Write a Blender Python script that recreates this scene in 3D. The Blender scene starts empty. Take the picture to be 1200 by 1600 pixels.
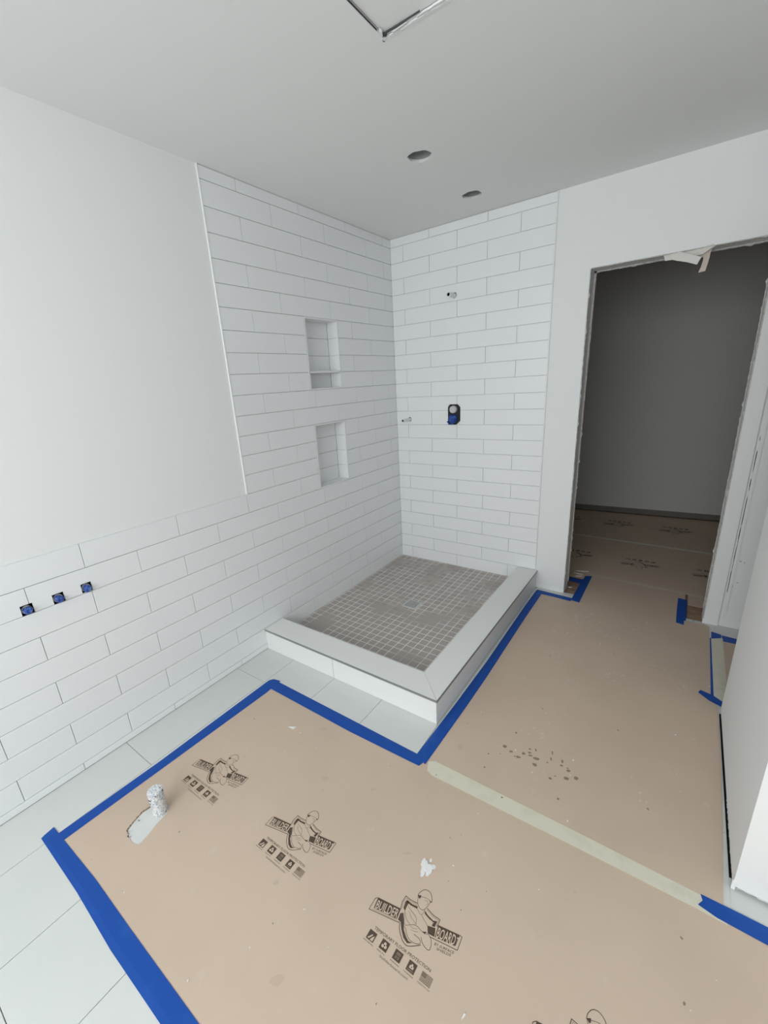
import bpy, math, random
from mathutils import Matrix, Vector
random.seed(7)
S = bpy.context.scene
COL = S.collection

# ------------------------------------------------------------------ camera
cam_d = bpy.data.cameras.new('camera'); cam = bpy.data.objects.new('camera', cam_d); COL.objects.link(cam)
F_PX = 665.652
right = Vector((0.808938, 0.584691, -0.061281)); down = Vector((0.130779, -0.280597, -0.950874)); fwd = Vector((-0.573163, 0.761185, -0.303451))
M = Matrix((( right.x, -down.x, -fwd.x, 1.89067), (right.y, -down.y, -fwd.y, -2.95346), (right.z, -down.z, -fwd.z, 1.49691), (0, 0, 0, 1)))
cam.matrix_world = M
cam_d.sensor_fit = 'VERTICAL'; cam_d.sensor_height = 36.0
cam_d.lens = F_PX / 1600.0 * 36.0
cam_d.shift_x = (600 - 578.589) / 1600.0
cam_d.shift_y = -(800 - 811.724) / 1600.0
cam_d.clip_start = 0.02
S.camera = cam

# ------------------------------------------------------------------ world, light, exposure
W = bpy.data.worlds.new('sky'); S.world = W; W.use_nodes = True
bg = W.node_tree.nodes['Background']; bg.inputs[0].default_value = (0.93, 0.97, 1.0, 1); bg.inputs[1].default_value = 1.0
def window_light(name, x, y, z, w, h, power, rot):
    l = bpy.data.lights.new(name, 'AREA'); l.shape = 'RECTANGLE'; l.size = w; l.size_y = h
    l.energy = power; l.color = (0.95, 0.985, 1.0)
    o = bpy.data.objects.new(name, l); o.location = (x, y, z); o.rotation_euler = rot; COL.objects.link(o)
WIN = (0.15, 2.75, 0.95, 2.40); WIN_Y = -4.9
window_light('window_daylight', (WIN[0]+WIN[1])/2, WIN_Y-0.06, (WIN[2]+WIN[3])/2, WIN[1]-WIN[0], WIN[3]-WIN[2], 84.0, (math.pi/2, 0, 0))
S.view_settings.view_transform = 'Standard'; S.view_settings.look = 'None'
S.view_settings.gamma = 1.0; S.view_settings.use_curve_mapping = False
S.view_settings.exposure = -0.31

# ------------------------------------------------------------------ materials
def mat(name, col, rough=0.6, spec=0.4, metal=0.0, noise=None, bump=None, island=None):
    m = bpy.data.materials.new(name); m.use_nodes = True
    nt = m.node_tree; b = nt.nodes['Principled BSDF']
    b.inputs['Base Color'].default_value = (*col, 1); b.inputs['Roughness'].default_value = rough
    b.inputs['Metallic'].default_value = metal; b.inputs['Specular IOR Level'].default_value = spec
    tc = nt.nodes.new('ShaderNodeTexCoord'); geo = nt.nodes.new('ShaderNodeNewGeometry')
    out = None
    def rgb(c):
        n = nt.nodes.new('ShaderNodeRGB'); n.outputs[0].default_value = (*c, 1); return n.outputs[0]
    def mix(fac, a, c):
        n = nt.nodes.new('ShaderNodeMix'); n.data_type = 'RGBA'
        nt.links.new(fac, n.inputs['Factor']); nt.links.new(a, n.inputs['A']); nt.links.new(c, n.inputs['B']); return n.outputs['Result']
    if noise:
        out = rgb(col)
        for (c2, scale, lo, hi, detail) in noise:
            n = nt.nodes.new('ShaderNodeTexNoise'); n.inputs['Scale'].default_value = scale; n.inputs['Detail'].default_value = detail
            nt.links.new(geo.outputs['Position'], n.inputs['Vector'])
            r = nt.nodes.new('ShaderNodeMapRange'); r.inputs[1].default_value = lo; r.inputs[2].default_value = hi
            nt.links.new(n.outputs['Fac'], r.inputs[0]); out = mix(r.outputs[0], out, rgb(c2))
    if island:
        base = out if out else rgb(col)
        out = mix(geo.outputs['Random Per Island'], base, rgb(island))
    if out: nt.links.new(out, b.inputs['Base Color'])
    if bump:
        n = nt.nodes.new('ShaderNodeTexNoise'); n.inputs['Scale'].default_value = bump[0]; n.inputs['Detail'].default_value = 4
        nt.links.new(geo.outputs['Position'], n.inputs['Vector'])
        k = nt.nodes.new('ShaderNodeBump'); k.inputs['Strength'].default_value = bump[1]; k.inputs['Distance'].default_value = bump[2]
        nt.links.new(n.outputs['Fac'], k.inputs['Height']); nt.links.new(k.outputs['Normal'], b.inputs['Normal'])
    return m
PAINT = mat('wall_paint', (0.855, 0.865, 0.862), 0.75, 0.3, bump=(180, 0.08, 0.001))
CEIL = mat('ceiling_paint', (0.885, 0.89, 0.88), 0.85, 0.2, bump=(120, 0.08, 0.001))
TILE = mat('white_glazed_tile', (0.875, 0.89, 0.90), 0.28, 0.45, bump=(9, 0.03, 0.002))
GROUT = mat('grey_grout', (0.66, 0.665, 0.67), 0.9, 0.1)
FLOORT = mat('white_floor_tile', (0.69, 0.71, 0.69), 0.5, 0.35, noise=[((0.665, 0.69, 0.67), 2.5, 0.4, 0.7, 3)])
FGROUT = mat('floor_grout', (0.40, 0.40, 0.38), 0.9, 0.1)
CURBT = mat('curb_slab', (0.83, 0.84, 0.82), 0.42, 0.4)
METAL = mat('brushed_metal_trim', (0.36, 0.37, 0.37), 0.4, 0.5, 0.7)
WHITE = mat('white_trim', (0.83, 0.84, 0.85), 0.4, 0.4)
MOS = mat('taupe_mosaic', (0.46, 0.415, 0.385), 0.5, 0.35, noise=[((0.52, 0.475, 0.445), 60, 0.35, 0.7, 3)], island=(0.40, 0.365, 0.34))
MGROUT = mat('mosaic_grout', (0.86, 0.83, 0.79), 0.9, 0.1, noise=[((0.50, 0.45, 0.42), 3.1, 0.55, 0.66, 3)])
PAPER = mat('kraft_floor_paper', (0.63, 0.50, 0.395), 0.72, 0.25, noise=[((0.60, 0.475, 0.375), 3.0, 0.4, 0.65, 4), ((0.66, 0.55, 0.45), 14.0, 0.66, 0.78, 5)], bump=(6, 0.05, 0.004))
PAPERL = mat('print_gap_paper', (0.63, 0.50, 0.395), 0.72, 0.25)
INK = mat('brown_ink', (0.10, 0.073, 0.055), 0.8, 0.15)
INKL = mat('light_brown_ink', (0.22, 0.165, 0.125), 0.8, 0.15)
BLUE = mat('blue_painter_tape', (0.010, 0.078, 0.385), 0.55, 0.25, noise=[((0.018, 0.10, 0.43), 9, 0.55, 0.8, 4)])
WRAP = mat('wrinkled_blue_tape', (0.012, 0.06, 0.30), 0.4, 0.5, noise=[((0.09, 0.20, 0.55), 95, 0.52, 0.64, 4), ((0.30, 0.40, 0.68), 70, 0.62, 0.72, 3)], bump=(110, 0.8, 0.006))
CREAM = mat('cream_masking_tape', (0.72, 0.695, 0.575), 0.6, 0.3, noise=[((0.67, 0.645, 0.525), 18, 0.5, 0.7, 3)])
GYP = mat('raw_gypsum_edge', (0.56, 0.55, 0.52), 0.95, 0.1, noise=[((0.40, 0.38, 0.35), 70, 0.5, 0.75, 4)])
GAP_SHADE = mat('painted_gap_shade', (0.08, 0.08, 0.08), 0.9, 0.1)  # dark colour painted for the shade in gaps round the ceiling panel
PLAST = mat('plaster_smear', (0.82, 0.83, 0.82), 0.8, 0.2)
PLY = mat('bare_subfloor', (0.40, 0.27, 0.19), 0.8, 0.2, noise=[((0.30, 0.20, 0.14), 20, 0.4, 0.7, 4)])
BLACK = mat('recess_shade_black', (0.015, 0.015, 0.017), 0.8, 0.1)  # flat black standing in for shade inside holes, gaps and the drain
PLASTIC = mat('black_valve_plastic', (0.012, 0.013, 0.018), 0.4, 0.4)
KNOB = mat('grey_cap_plastic', (0.55, 0.56, 0.57), 0.45, 0.4)
STUBM = mat('white_plastic_pipe', (0.86, 0.87, 0.87), 0.4, 0.4)
CRUST = mat('plaster_crusted_pipe', (0.80, 0.81, 0.82), 0.85, 0.2, noise=[((0.46, 0.49, 0.52), 150, 0.46, 0.60, 6), ((0.03, 0.03, 0.03), 55, 0.635, 0.66, 6)], bump=(140, 0.6, 0.004))
CANM = mat('galvanised_can', (0.40, 0.415, 0.42), 0.6, 0.3)
TORN = mat('torn_paper', (0.74, 0.72, 0.68), 0.85, 0.2)
TORNB = mat('torn_paper_back', (0.62, 0.55, 0.47), 0.85, 0.2)
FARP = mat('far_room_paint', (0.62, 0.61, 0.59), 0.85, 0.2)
STEEL = mat('drain_steel', (0.60, 0.61, 0.61), 0.45, 0.5, 0.15)
STAIN = mat('water_spot', (0.27, 0.215, 0.17), 0.6, 0.3)

# ------------------------------------------------------------------ mesh helpers
class MB:
    def __init__(s): s.v = []; s.f = []; s.m = []
    def poly(s, pts, mi=0):
        i = len(s.v); s.v += [tuple(p) for p in pts]; s.f.append(tuple(range(i, i+len(pts)))); s.m.append(mi)
    def box(s, x0, x1, y0, y1, z0, z1, mi=0):
        i = len(s.v)
        s.v += [(x0,y0,z0),(x1,y0,z0),(x1,y1,z0),(x0,y1,z0),(x0,y0,z1),(x1,y0,z1),(x1,y1,z1),(x0,y1,z1)]
        for f in ((0,3,2,1),(4,5,6,7),(0,1,5,4),(1,2,6,5),(2,3,7,6),(3,0,4,7)):
            s.f.append(tuple(i+k for k in f)); s.m.append(mi)
    def prism(s, pts, z0, z1, mi=0, axis=2):
        n = len(pts); i = len(s.v)
        def P(p, z):
            return (p[0], p[1], z) if axis == 2 else ((z, p[0], p[1]) if axis == 0 else (p[0], z, p[1]))
        s.v += [P(p, z0) for p in pts] + [P(p, z1) for p in pts]
        s.f.append(tuple(i+k for k in range(n-1, -1, -1))); s.f.append(tuple(i+n+k for k in range(n)))
        for k in range(n): s.f.append((i+k, i+(k+1) % n, i+n+(k+1) % n, i+n+k))
        s.m += [mi]*(n+2)
    def loft(s, rings, mi=0, cap0=True, cap1=True):
        n = len(rings[0]); i = len(s.v)
        for r in rings: s.v += [tuple(p) for p in r]
        for a in range(len(rings)-1):
            for k in range(n):
                s.f.append((i+a*n+k, i+a*n+(k+1) % n, i+(a+1)*n+(k+1) % n, i+(a+1)*n+k)); s.m.append(mi)
        if cap0: s.f.append(tuple(i+k for k in range(n-1, -1, -1))); s.m.append(mi)
        if cap1: s.f.append(tuple(i+(len(rings)-1)*n+k for k in range(n))); s.m.append(mi)
    def cyl(s, p0, p1, r0, r1=None, n=20, mi=0, cap0=True, cap1=True):
        p0, p1 = Vector(p0), Vector(p1); d = (p1-p0).normalized(); r1 = r0 if r1 is None else r1
        a = d.orthogonal().normalized(); b = d.cross(a)
        rg = lambda p, r: [p + a*math.cos(t)*r + b*math.sin(t)*r for t in (2*math.pi*k/n for k in range(n))]
        s.loft([rg(p0, r0), rg(p1, r1)], mi, cap0, cap1)
    def mesh(s, name, mats):
        me = bpy.data.meshes.new(name); me.from_pydata(s.v, [], s.f)
        for m in mats: me.materials.append(m)
        me.polygons.foreach_set('material_index', s.m); me.update()
        return me
    def build(s, name, mats, parent=None, recalc=True, smooth=False):
        me = s.mesh(name, mats)
        if recalc:
            import bmesh
            b = bmesh.new(); b.from_mesh(me); bmesh.ops.recalc_face_normals(b, faces=b.faces); b.to_mesh(me); b.free()
        if smooth: me.polygons.foreach_set('use_smooth', [True]*len(me.polygons))
        return link(name, me, parent)
def link(name, me, parent=None):
    o = bpy.data.objects.new(name, me); COL.objects.link(o)
    if parent: o.parent = parent
    return o
def tag(o, label, cat, group=None):
    o['label'] = label; o['category'] = cat
    if group: o['group'] = group
    return o
def empty(name, loc):
    o = bpy.data.objects.new(name, None); o.location = loc; o.empty_display_size = 0.05; COL.objects.link(o); return o
def struct(o, label=None):
    o['kind'] = 'structure'
    if label: o['label'] = label
    return o
def stuff(o): o['kind'] = 'stuff'; return o
def local(parent, o):        # keep world placement of an object built in world coordinates
    o.parent = parent; o.matrix_parent_inverse = Matrix.Translation(-Vector(parent.location)); return o
def rects_minus(r, holes):
    xs = sorted({r[0], r[1]} | {min(max(h[k], r[0]), r[1]) for h in holes for k in (0, 1)})
    ys = sorted({r[2], r[3]} | {min(max(h[k], r[2]), r[3]) for h in holes for k in (2, 3)})
    out = []
    for a, b in zip(xs, xs[1:]):
        for c, d in zip(ys, ys[1:]):
            mx, my = (a+b)/2, (c+d)/2
            if not any(h[0] < mx < h[1] and h[2] < my < h[3] for h in holes): out.append((a, b, c, d))
    return out
def ring_patch(rect, rad, cx, cy, n=36):
    """quads between a rectangle and a star-shaped hole; rad(angle) gives the hole's radius"""
    ang = [2*math.pi*k/n for k in range(n)] + [math.atan2(y-cy, x-cx) % (2*math.pi) for x in rect[:2] for y in rect[2:]]
    ang = sorted(ang); pts = []
    for t in ang:
        c, s = math.cos(t), math.sin(t); q = 1e9
        if c > 1e-9: q = min(q, (rect[1]-cx)/c)
        if c < -1e-9: q = min(q, (rect[0]-cx)/c)
        if s > 1e-9: q = min(q, (rect[3]-cy)/s)
        if s < -1e-9: q = min(q, (rect[2]-cy)/s)
        r = rad(t); pts.append(((cx+c*r, cy+s*r), (cx+c*q, cy+s*q)))
    return pts
# frames: (u, v, n) to world
def frame(u, v, n): return Matrix((( u[0], v[0], n[0], 0), (u[1], v[1], n[1], 0), (u[2], v[2], n[2], 0), (0, 0, 0, 1)))
FR_LEFT = frame((0,1,0), (0,0,1), (1,0,0)); FR_BACK = frame((1,0,0), (0,0,1), (0,-1,0)); FR_FLOOR = frame((1,0,0), (0,1,0), (0,0,1))
_tc = {}
def tile_mesh(w, h, t, b, m, name='tile'):
    key = (round(w, 4), round(h, 4), t, b, m.name)
    if key in _tc: return _tc[key]
    q = MB(); W2, H2 = w/2, h/2
    R = lambda d, z: [(-W2+d, -H2+d, z), (W2-d, -H2+d, z), (W2-d, H2-d, z), (-W2+d, H2-d, z)]
    q.loft([R(0, 0), R(0, t-b), R(b, t)], 0, False, True)
    _tc[key] = q.mesh(name, [m]); return _tc[key]
def put_tile(name, fr, u0, u1, v0, v1, n0, t, b, m, parent):
    me = tile_mesh(u1-u0, v1-v0, t, b, m, name)
    o = link(name, me, parent); o.matrix_world = fr @ Matrix.Translation(((u0+u1)/2, (v0+v1)/2, n0)); return o
def holed_tile(name, fr, u0, u1, v0, v1, n0, t, holes, rounds, m, parent):
    """tile with rectangular holes and round holes (cx, cy, r)"""
    q = MB(); rh = [(c[0]-c[2]*1.25, c[0]+c[2]*1.25, c[1]-c[2]*1.25, c[1]+c[2]*1.25) for c in rounds]
    for a, b, c, d in rects_minus((u0, u1, v0, v1), list(holes)+rh): q.poly([(a,c,t),(b,c,t),(b,d,t),(a,d,t)])
    for h in holes:
        a, b, c, d = max(h[0],u0), min(h[1],u1), max(h[2],v0), min(h[3],v1)
        q.poly([(a,c,0),(b,c,0),(b,c,t),(a,c,t)]); q.poly([(a,d,0),(b,d,0),(b,d,t),(a,d,t)])
        q.poly([(a,c,0),(a,d,0),(a,d,t),(a,c,t)]); q.poly([(b,c,0),(b,d,0),(b,d,t),(b,c,t)])
    for c, r in zip(rounds, rh):
        p = ring_patch(r, lambda a: c[2], c[0], c[1], 24)
        for (i0, o0), (i1, o1) in zip(p, p[1:]+p[:1]):
            q.poly([(*i0,t),(*o0,t),(*o1,t),(*i1,t)]); q.poly([(*i0,0),(*i1,0),(*i1,t),(*i0,t)])
    q.poly([(u0,v0,0),(u1,v0,0),(u1,v0,t),(u0,v0,t)]); q.poly([(u0,v1,0),(u1,v1,0),(u1,v1,t),(u0,v1,t)])
    q.poly([(u0,v0,0),(u0,v1,0),(u0,v1,t),(u0,v0,t)]); q.poly([(u1,v0,0),(u1,v1,0),(u1,v1,t),(u1,v0,t)])
    o = q.build(name, [m], parent, recalc=False); o.matrix_world = fr @ Matrix.Translation((0, 0, n0)); return o

# ------------------------------------------------------------------ dimensions
P, L, Z0, H = 0.1032, 0.4136, 0.035, 2.463          # tile row pitch, tile length, first row height, ceiling height
G = 0.0022                                           # grout joint
TT = 0.006                                           # how far tiles stand proud of the wall
rowz = lambda r: Z0 + r*P
BW = 1.133                                           # width of the tiled back wall
DX0, DX1, DZ = 1.335, 2.118, 2.037                   # doorway
CURB_X = 1.144
PX = 2.178                                           # face of the right partition
N_UP = (-0.962, -0.656, rowz(14), rowz(18)); N_LO = (-0.962, -0.656, rowz(8), rowz(12))

# ------------------------------------------------------------------ floor
q = MB()
q.box(-0.1, 3.6, WIN_Y-0.1, 0.02, -0.08, -0.005, 0)
q.box(0.2, 3.6, 0.02, 2.6, -0.08, -0.008, 1)
floor = struct(q.build('floor', [FGROUT, PLY]), 'white tiled bathroom floor, mostly under brown protection paper')
FX = [-0.086, 0.223, 0.532, 0.841, 1.150, 1.459, 1.768, 2.077, 2.386, 2.695, 3.004]
for ci in range(len(FX)-1):
    for k in range(-9, 3):
        y0 = -1.784 + k*0.623 + (0.31 if ci % 2 else 0.0); y1 = y0 + 0.623
        x0, x1 = max(FX[ci], -0.004), FX[ci+1]; y0, y1 = max(y0, -3.6), min(y1, 0.018)
        if y1-y0 < 0.02: continue
        if x0 < 1.14 and y0 > -1.56: continue
        if x0 < 1.14 and y1 > -1.56: y1 = -1.555
        vis = x0 < 0.24 or y0 < -2.76 or (y1 > -1.8 and x0 < 1.2) or x1 > 2.16 or (0.2 < x0 < 0.3 and y0 < -2.4) or (y1 > -0.1 and 1.1 < x0)
        if not vis: continue
        for a, b, c, d in rects_minus((x0+0.001, x1-0.001, y0+0.001, y1-0.001), [(2.1738, 2.27, -1.632, -0.832)]):   # open joint along the partition
            put_tile('floor_tile', FR_FLOOR, a, b, c, d, -0.005, 0.005, 0.0008 if b-a > 0.05 and d-c > 0.05 else 0.0004, FLOORT, floor)
q = MB(); q.box(2.1735, 2.27, -1.632, -0.832, -0.0058, -0.0042); q.build('joint_shade', [BLACK], floor)  # black strip painting the shade at the bottom of the joint

put_tile('floor_tile', FR_FLOOR, CURB_X+0.0005, 1.1490, -1.560, -0.001, -0.005, 0.005, 0.0008, FLOORT, floor)
# ------------------------------------------------------------------ left wall
STUBS = [(-2.588, 0.778), (-2.486, 0.778), (-2.386, 0.779)]
SH = 0.0195
stub_holes = [(y-SH, y+SH, z-SH, z+SH) for y, z in STUBS]
X0 = -TT
q = MB()
def yz(r, mi): q.poly([(X0,r[0],r[2]),(X0,r[1],r[2]),(X0,r[1],r[3]),(X0,r[0],r[3])], mi)
TY = -1.540                                           # left edge of the full-height tiling
WT = rowz(9)                                          # top of the half-height tiling
for r in rects_minus((TY, 0.0, 0, H), [N_UP, N_LO]): yz(r, 1)
for r in rects_minus((-3.2, TY, 0, WT), stub_holes): yz(r, 1)
yz((WIN_Y, TY, WT, H), 0); yz((WIN_Y, -3.2, 0, WT), 0)
q.box(-0.25, -0.2, WIN_Y-0.1, 0.2, -0.08, H+0.1, 0)
wall_left = struct(q.build('wall_left', [PAINT, GROUT], recalc=False), 'left wall, white tile in the shower and to half height')
for r in range(-1, 24):
    z0, z1 = max(rowz(r), 0.001), min(rowz(r+1), H-0.001)
    full = r >= 9
    ylo, yhi = (TY+0.003 if full else -3.2), 0.004
    off = -1.544 if r % 2 == 0 else -1.3372
    js = [off + k*L for k in range(-6, 6)]
    for a, b in zip(js, js[1:]):
        a2, b2 = max(a+G/2, ylo), min(b-G/2, yhi)
        if b2-a2 < 0.012: continue
        segs = [(a2, b2)]
        for nh, r0, r1 in ((N_UP, 14, 18), (N_LO, 8, 12)):
            if r0 <= r < r1:
                segs = [s for x, y in segs for s in ((x, min(y, nh[0]-0.001)), (max(x, nh[1]+0.001), y)) if s[1]-s[0] > 0.01]
        for x, y in segs:
            hs = [h for h in stub_holes if r == 7 and h[0] < y and h[1] > x]
            if hs: holed_tile('tile', FR_LEFT, x, y, z0+G/2, z1-G/2, X0, TT, hs, [], TILE, wall_left)
            else: put_tile('tile', FR_LEFT, x, y, z0+G/2, z1-G/2, X0, TT, 0.0012, TILE, wall_left)
# niches: part of the wall > their pieces
def niche(nh, rows, shelf):
    y0, y1, z0, z1 = nh; D = -0.095
    q = MB(); 
    q.poly([(D,y0,z0),(D,y1,z0),(D,y1,z1),(D,y0,z1)])
    q.poly([(D,y0,z0),(X0,y0,z0),(X0,y0,z1),(D,y0,z1)]); q.poly([(D,y1,z0),(X0,y1,z0),(X0,y1,z1),(D,y1,z1)])
    q.poly([(D,y0,z0),(D,y1,z0),(X0,y1,z0),(X0,y0,z0)]); q.poly([(D,y0,z1),(D,y1,z1),(X0,y1,z1),(X0,y0,z1)])
    n = q.build('niche', [GROUT], wall_left, recalc=False)
    f = 0.009
    fr = MB()
    for a, b, c, d in rects_minus(nh, [(y0+f, y1-f, z0+f, z1-f)]): fr.box(X0-0.002, 0.001, a, b, c, d)
    fr.build('niche_frame', [WHITE], n)
    for r in rows:
        a, b = rowz(r)+G/2, rowz(r+1)-G/2
        a = max(a, z0+0.006); b = min(b, z1-0.006)
        put_tile('niche_tile', FR_LEFT, y0+0.005, y1-0.0056, a, b, D, 0.005, 0.001, TILE, n)
        put_tile('niche_tile', frame((-1,0,0),(0,0,1),(0,-1,0)) , 0.004, -D-0.0055, a, b, -y1, 0.005, 0.001, TILE, n)   # side that faces the camera
        put_tile('niche_tile', frame((1,0,0),(0,0,1),(0,1,0)) @ Matrix.Scale(1, 4), D+0.006, -0.008, a, b, y0, 0.005, 0.001, TILE, n)
    q = MB(); q.box(D, -0.003, y0+0.004, y1-0.004, z0, z0+0.008); q.build('niche_sill', [TILE], n)
    q = MB(); q.box(D, -0.003, y0+0.004, y1-0.004, z1-0.008, z1); q.build('niche_head', [TILE], n)
    if shelf:
        q = MB(); q.box(D, 0.001, y0+0.006, y1-0.006, shelf-0.0055, shelf+0.0055); q.build('niche_shelf', [WHITE], n)
niche(N_UP, range(14, 18), rowz(15)+0.002)
niche(N_LO, range(8, 12), None)
q = MB(); q.box(X0-0.001, 0.0015, TY-0.002, TY+0.003, WT-0.003, H); struct(q.build('trim_1', [WHITE]), 'thin white edge trim beside the full-height left wall tile')
q = MB(); q.box(X0-0.001, 0.0008, -3.2, TY+0.003, WT-0.0008, WT+0.0010); struct(q.build('trim_2', [WHITE]), 'thin white edge trim along the top of the half-height tile')

# ------------------------------------------------------------------ back wall with the doorway
Y0 = TT
VALVE = (0.447, 0.545, rowz(11)+0.001, 1.316)
ARM = (0.499, 2.030, 0.0180); SPOUT = (0.119, 1.211, 0.0165)
sq = lambda c: (c[0]-c[2]*1.2, c[0]+c[2]*1.2, c[1]-c[2]*1.2, c[1]+c[2]*1.2)
q = MB()
def xz(r, mi, y=Y0): q.poly([(r[0],y,r[2]),(r[1],y,r[2]),(r[1],y,r[3]),(r[0],y,r[3])], mi)
for r in rects_minus((0, BW, 0, H), [VALVE, sq(ARM), sq(SPOUT)]): xz(r, 1)
for r in rects_minus((BW, 2.19, 0, H), [(DX0, DX1, -1, DZ)]): xz(r, 0)
xz((2.19, 3.6, 0, H), 0, Y0+0.010)
q.poly([(2.19,Y0,0),(2.19,Y0+0.010,0),(2.19,Y0+0.010,H),(2.19,Y0,H)], 0)
YB = 0.118                                            # far face of the wall
for r in rects_minus((-0.2, 3.6, 0, H), [(DX0, DX1, -1, DZ), (0, BW, 0.2, H)]): xz(r, 0, YB)
xz((0, BW, 0.2, H), 0, YB)
for x in (DX0, DX1): q.poly([(x,Y0,0),(x,YB,0),(x,YB,DZ),(x,Y0,DZ)], 2)
q.poly([(DX0,Y0,DZ),(DX1,Y0,DZ),(DX1,YB,DZ),(DX0,YB,DZ)], 2)
wall_back = struct(q.build('wall_back', [PAINT, GROUT, PAINT], recalc=False), 'back wall with tiled shower end and cased-out doorway')
for r in range(-1, 24):
    z0, z1 = max(rowz(r), 0.036), min(rowz(r+1), H-0.001)
    if z1-z0 < 0.01: continue
    off = 0.105 if r % 2 == 0 else 0.312
    js = [off + k*L for k in range(-2, 5)]
    for a, b in zip(js, js[1:]):
        x, y = max(a+G/2, 0.0012), min(b-G/2, BW-0.003)
        if y-x < 0.012: continue
        hs = [VALVE] if VALVE[0] < y and VALVE[1] > x and VALVE[2] < z1-G and VALVE[3] > z0 else []
        rs = [c for c in (ARM, SPOUT) if x < c[0] < y and z0 < c[1] < z1]
        if hs or rs: holed_tile('tile', FR_BACK, x, y, z0+G/2, z1-G/2, -Y0, TT, hs, rs, TILE, wall_back)
        else: put_tile('tile', FR_BACK, x, y, z0+G/2, z1-G/2, -Y0, TT, 0.0012, TILE, wall_back)
q = MB(); q.box(BW-0.003, BW+0.003, -0.0015, Y0+0.001, 0.138, H); struct(q.build('trim_3', [WHITE]), 'thin white edge trim where the back wall tile ends')
q = MB(); q.box(0, BW, Y0+0.05, Y0+0.06, 0, H); q.build('cavity_shade', [BLACK], wall_back)  # black sheet for the shade inside the wall, behind the pipe holes
q = MB(); q.box(-0.12, -0.11, -3.2, 0, 0, H); q.build('cavity_shade', [BLACK], wall_left)  # same black shade sheet behind the left wall
# ragged board edges round the doorway
def ragged(name, x, z0, z1, side, parent, horizontal=False, amp=0.0035, y0=None, base=0.0, lean=0.0, m=GYP):
    q = MB(); n = int((z1-z0)/0.015); y0 = Y0-0.001 if y0 is None else y0; pts = []
    for k in range(n+1):
        z = z0+(z1-z0)*k/n; j = base + lean*(k/n)**2 + random.random()**2*amp + (amp*1.6 if random.random() < 0.04 else 0)
        pts.append((z, j))
    for (za, ja), (zb, jb) in zip(pts, pts[1:]):
        a = [(x-side*0.004, za), (x+side*ja, za), (x+side*jb, zb), (x-side*0.004, zb)]
        if horizontal: a = [(p[1], p[0]) for p in a]
        q.prism(a, y0, y0+0.013, 0, axis=1)
    return q.build(name, [m], parent)
ragged('board_edge', DX0, 0.0, DZ, 1, wall_back)
ragged('board_edge', DX1, 0.03, DZ, -1, wall_back)
ragged('board_edge', DZ, DX0, DX1, -1, wall_back, True, 0.002)
ragged('board_edge', DX0, 0.05, DZ, 1, wall_back, amp=0.003, y0=YB-0.013, base=0.005, lean=0.007)
ragged('board_edge', DX1, 0.05, DZ, -1, wall_back, amp=0.003, y0=YB-0.013, base=0.002)
ragged('board_edge', DZ, DX0, DX1, -1, wall_back, True, 0.003, y0=YB-0.013, base=0.006)
# raw patch outline on the board right of the doorway
q = MB(); yb = Y0+0.010
for a, b, c, d in ((2.204, 2.219, 0.055, 1.235), (2.204, 2.6, 0.012, 0.052)):
    q.box(a, b, yb-0.0035, yb+0.002, c, d)
for k in range(40):
    z = 0.06+1.17*random.random(); w = 0.003+0.006*random.random(); q.box(2.2035-w*0.4, 2.2035+w*0.6, yb-0.003, yb+0.002, z, z+0.03+0.05*random.random())
q.build('board_patch', [PAINT], wall_back)
q = MB()
for x, z, w, h in ((2.232, 0.42, 0.012, 0.012), (2.25, 0.415, 0.005, 0.01), (2.238, 0.29, 0.012, 0.007), (2.222, 0.262, 0.004, 0.006), (1.317, 1.66, 0.003, 0.004), (1.17, 0.045, 0.005, 0.008), (1.31, 0.03, 0.006, 0.005), (1.297, 0.10, 0.004, 0.004)):
    y = yb if x > 2.2 else Y0
    q.prism([(x+w/2*math.cos(t), z+h/2*math.sin(t)) for t in (k*math.pi/4 for k in range(8))], y-0.0008, y+0.001, 0, axis=1)
stuff(q.build('nail_marks', [GYP], wall_back))

# ------------------------------------------------------------------ right partition, its face, side opening
PY0, PY1, PT = -1.667, -0.822, 0.115
def ragged_box(q, x0, x1, y0, y1, z1, mi=0):
    q.box(x0, x1, y0, y1, 0.02, z1, mi)
q = MB()
q.box(PX, PX+PT, PY0, PY1, 0.013, H)                                    # partition beside the corridor
q.box(PX, PX+PT, PY1, Y0+0.01, 2.05, H)                                 # header over the side opening
q.box(PX+PT, 3.6, PY0, PY0+PT, 0.013, H)                                # face that looks at the camera
q.box(PX+0.03, PX+PT, PY0+0.02, PY1-0.008, 0.0, 0.02, 2)              # sill plate, coloured black for the shade in the gap
q.box(PX+PT, 3.6, PY0+0.012, PY0+PT, 0.0, 0.02, 1)
wall_right = struct(q.build('wall_right', [PAINT, GYP, BLACK]), 'white partition wall standing at the right edge')
q = MB()                                                                # torn bottom edge of the board
def torn_bottom(a0, a1, along, fixed):
    n = 60
    for k in range(n):
        a, b = a0+(a1-a0)*k/n, a0+(a1-a0)*(k+1)/n; h = 0.013-0.004*random.random()-(0.005 if random.random() < .15 else 0)
        if along == 'x': q.box(a, b, fixed, fixed+0.012, h, 0.014)
        else: q.box(fixed, fixed+0.012, min(a,b), max(a,b), h, 0.014)
torn_bottom(PX, 3.0, 'x', PY0); torn_bottom(PY0, PY0+0.35, 'y', PX)
q.build('board_edge', [PAINT], wall_right)
q = MB(); q.prism([(PX-0.0035, PY0-0.002), (PX+0.006, PY0-0.002), (PX+0.006, PY0+0.004), (PX-0.0035, PY0+0.004)], 0.003, 0.035)
q.build('corner_bead', [PAINT], wall_right)

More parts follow.
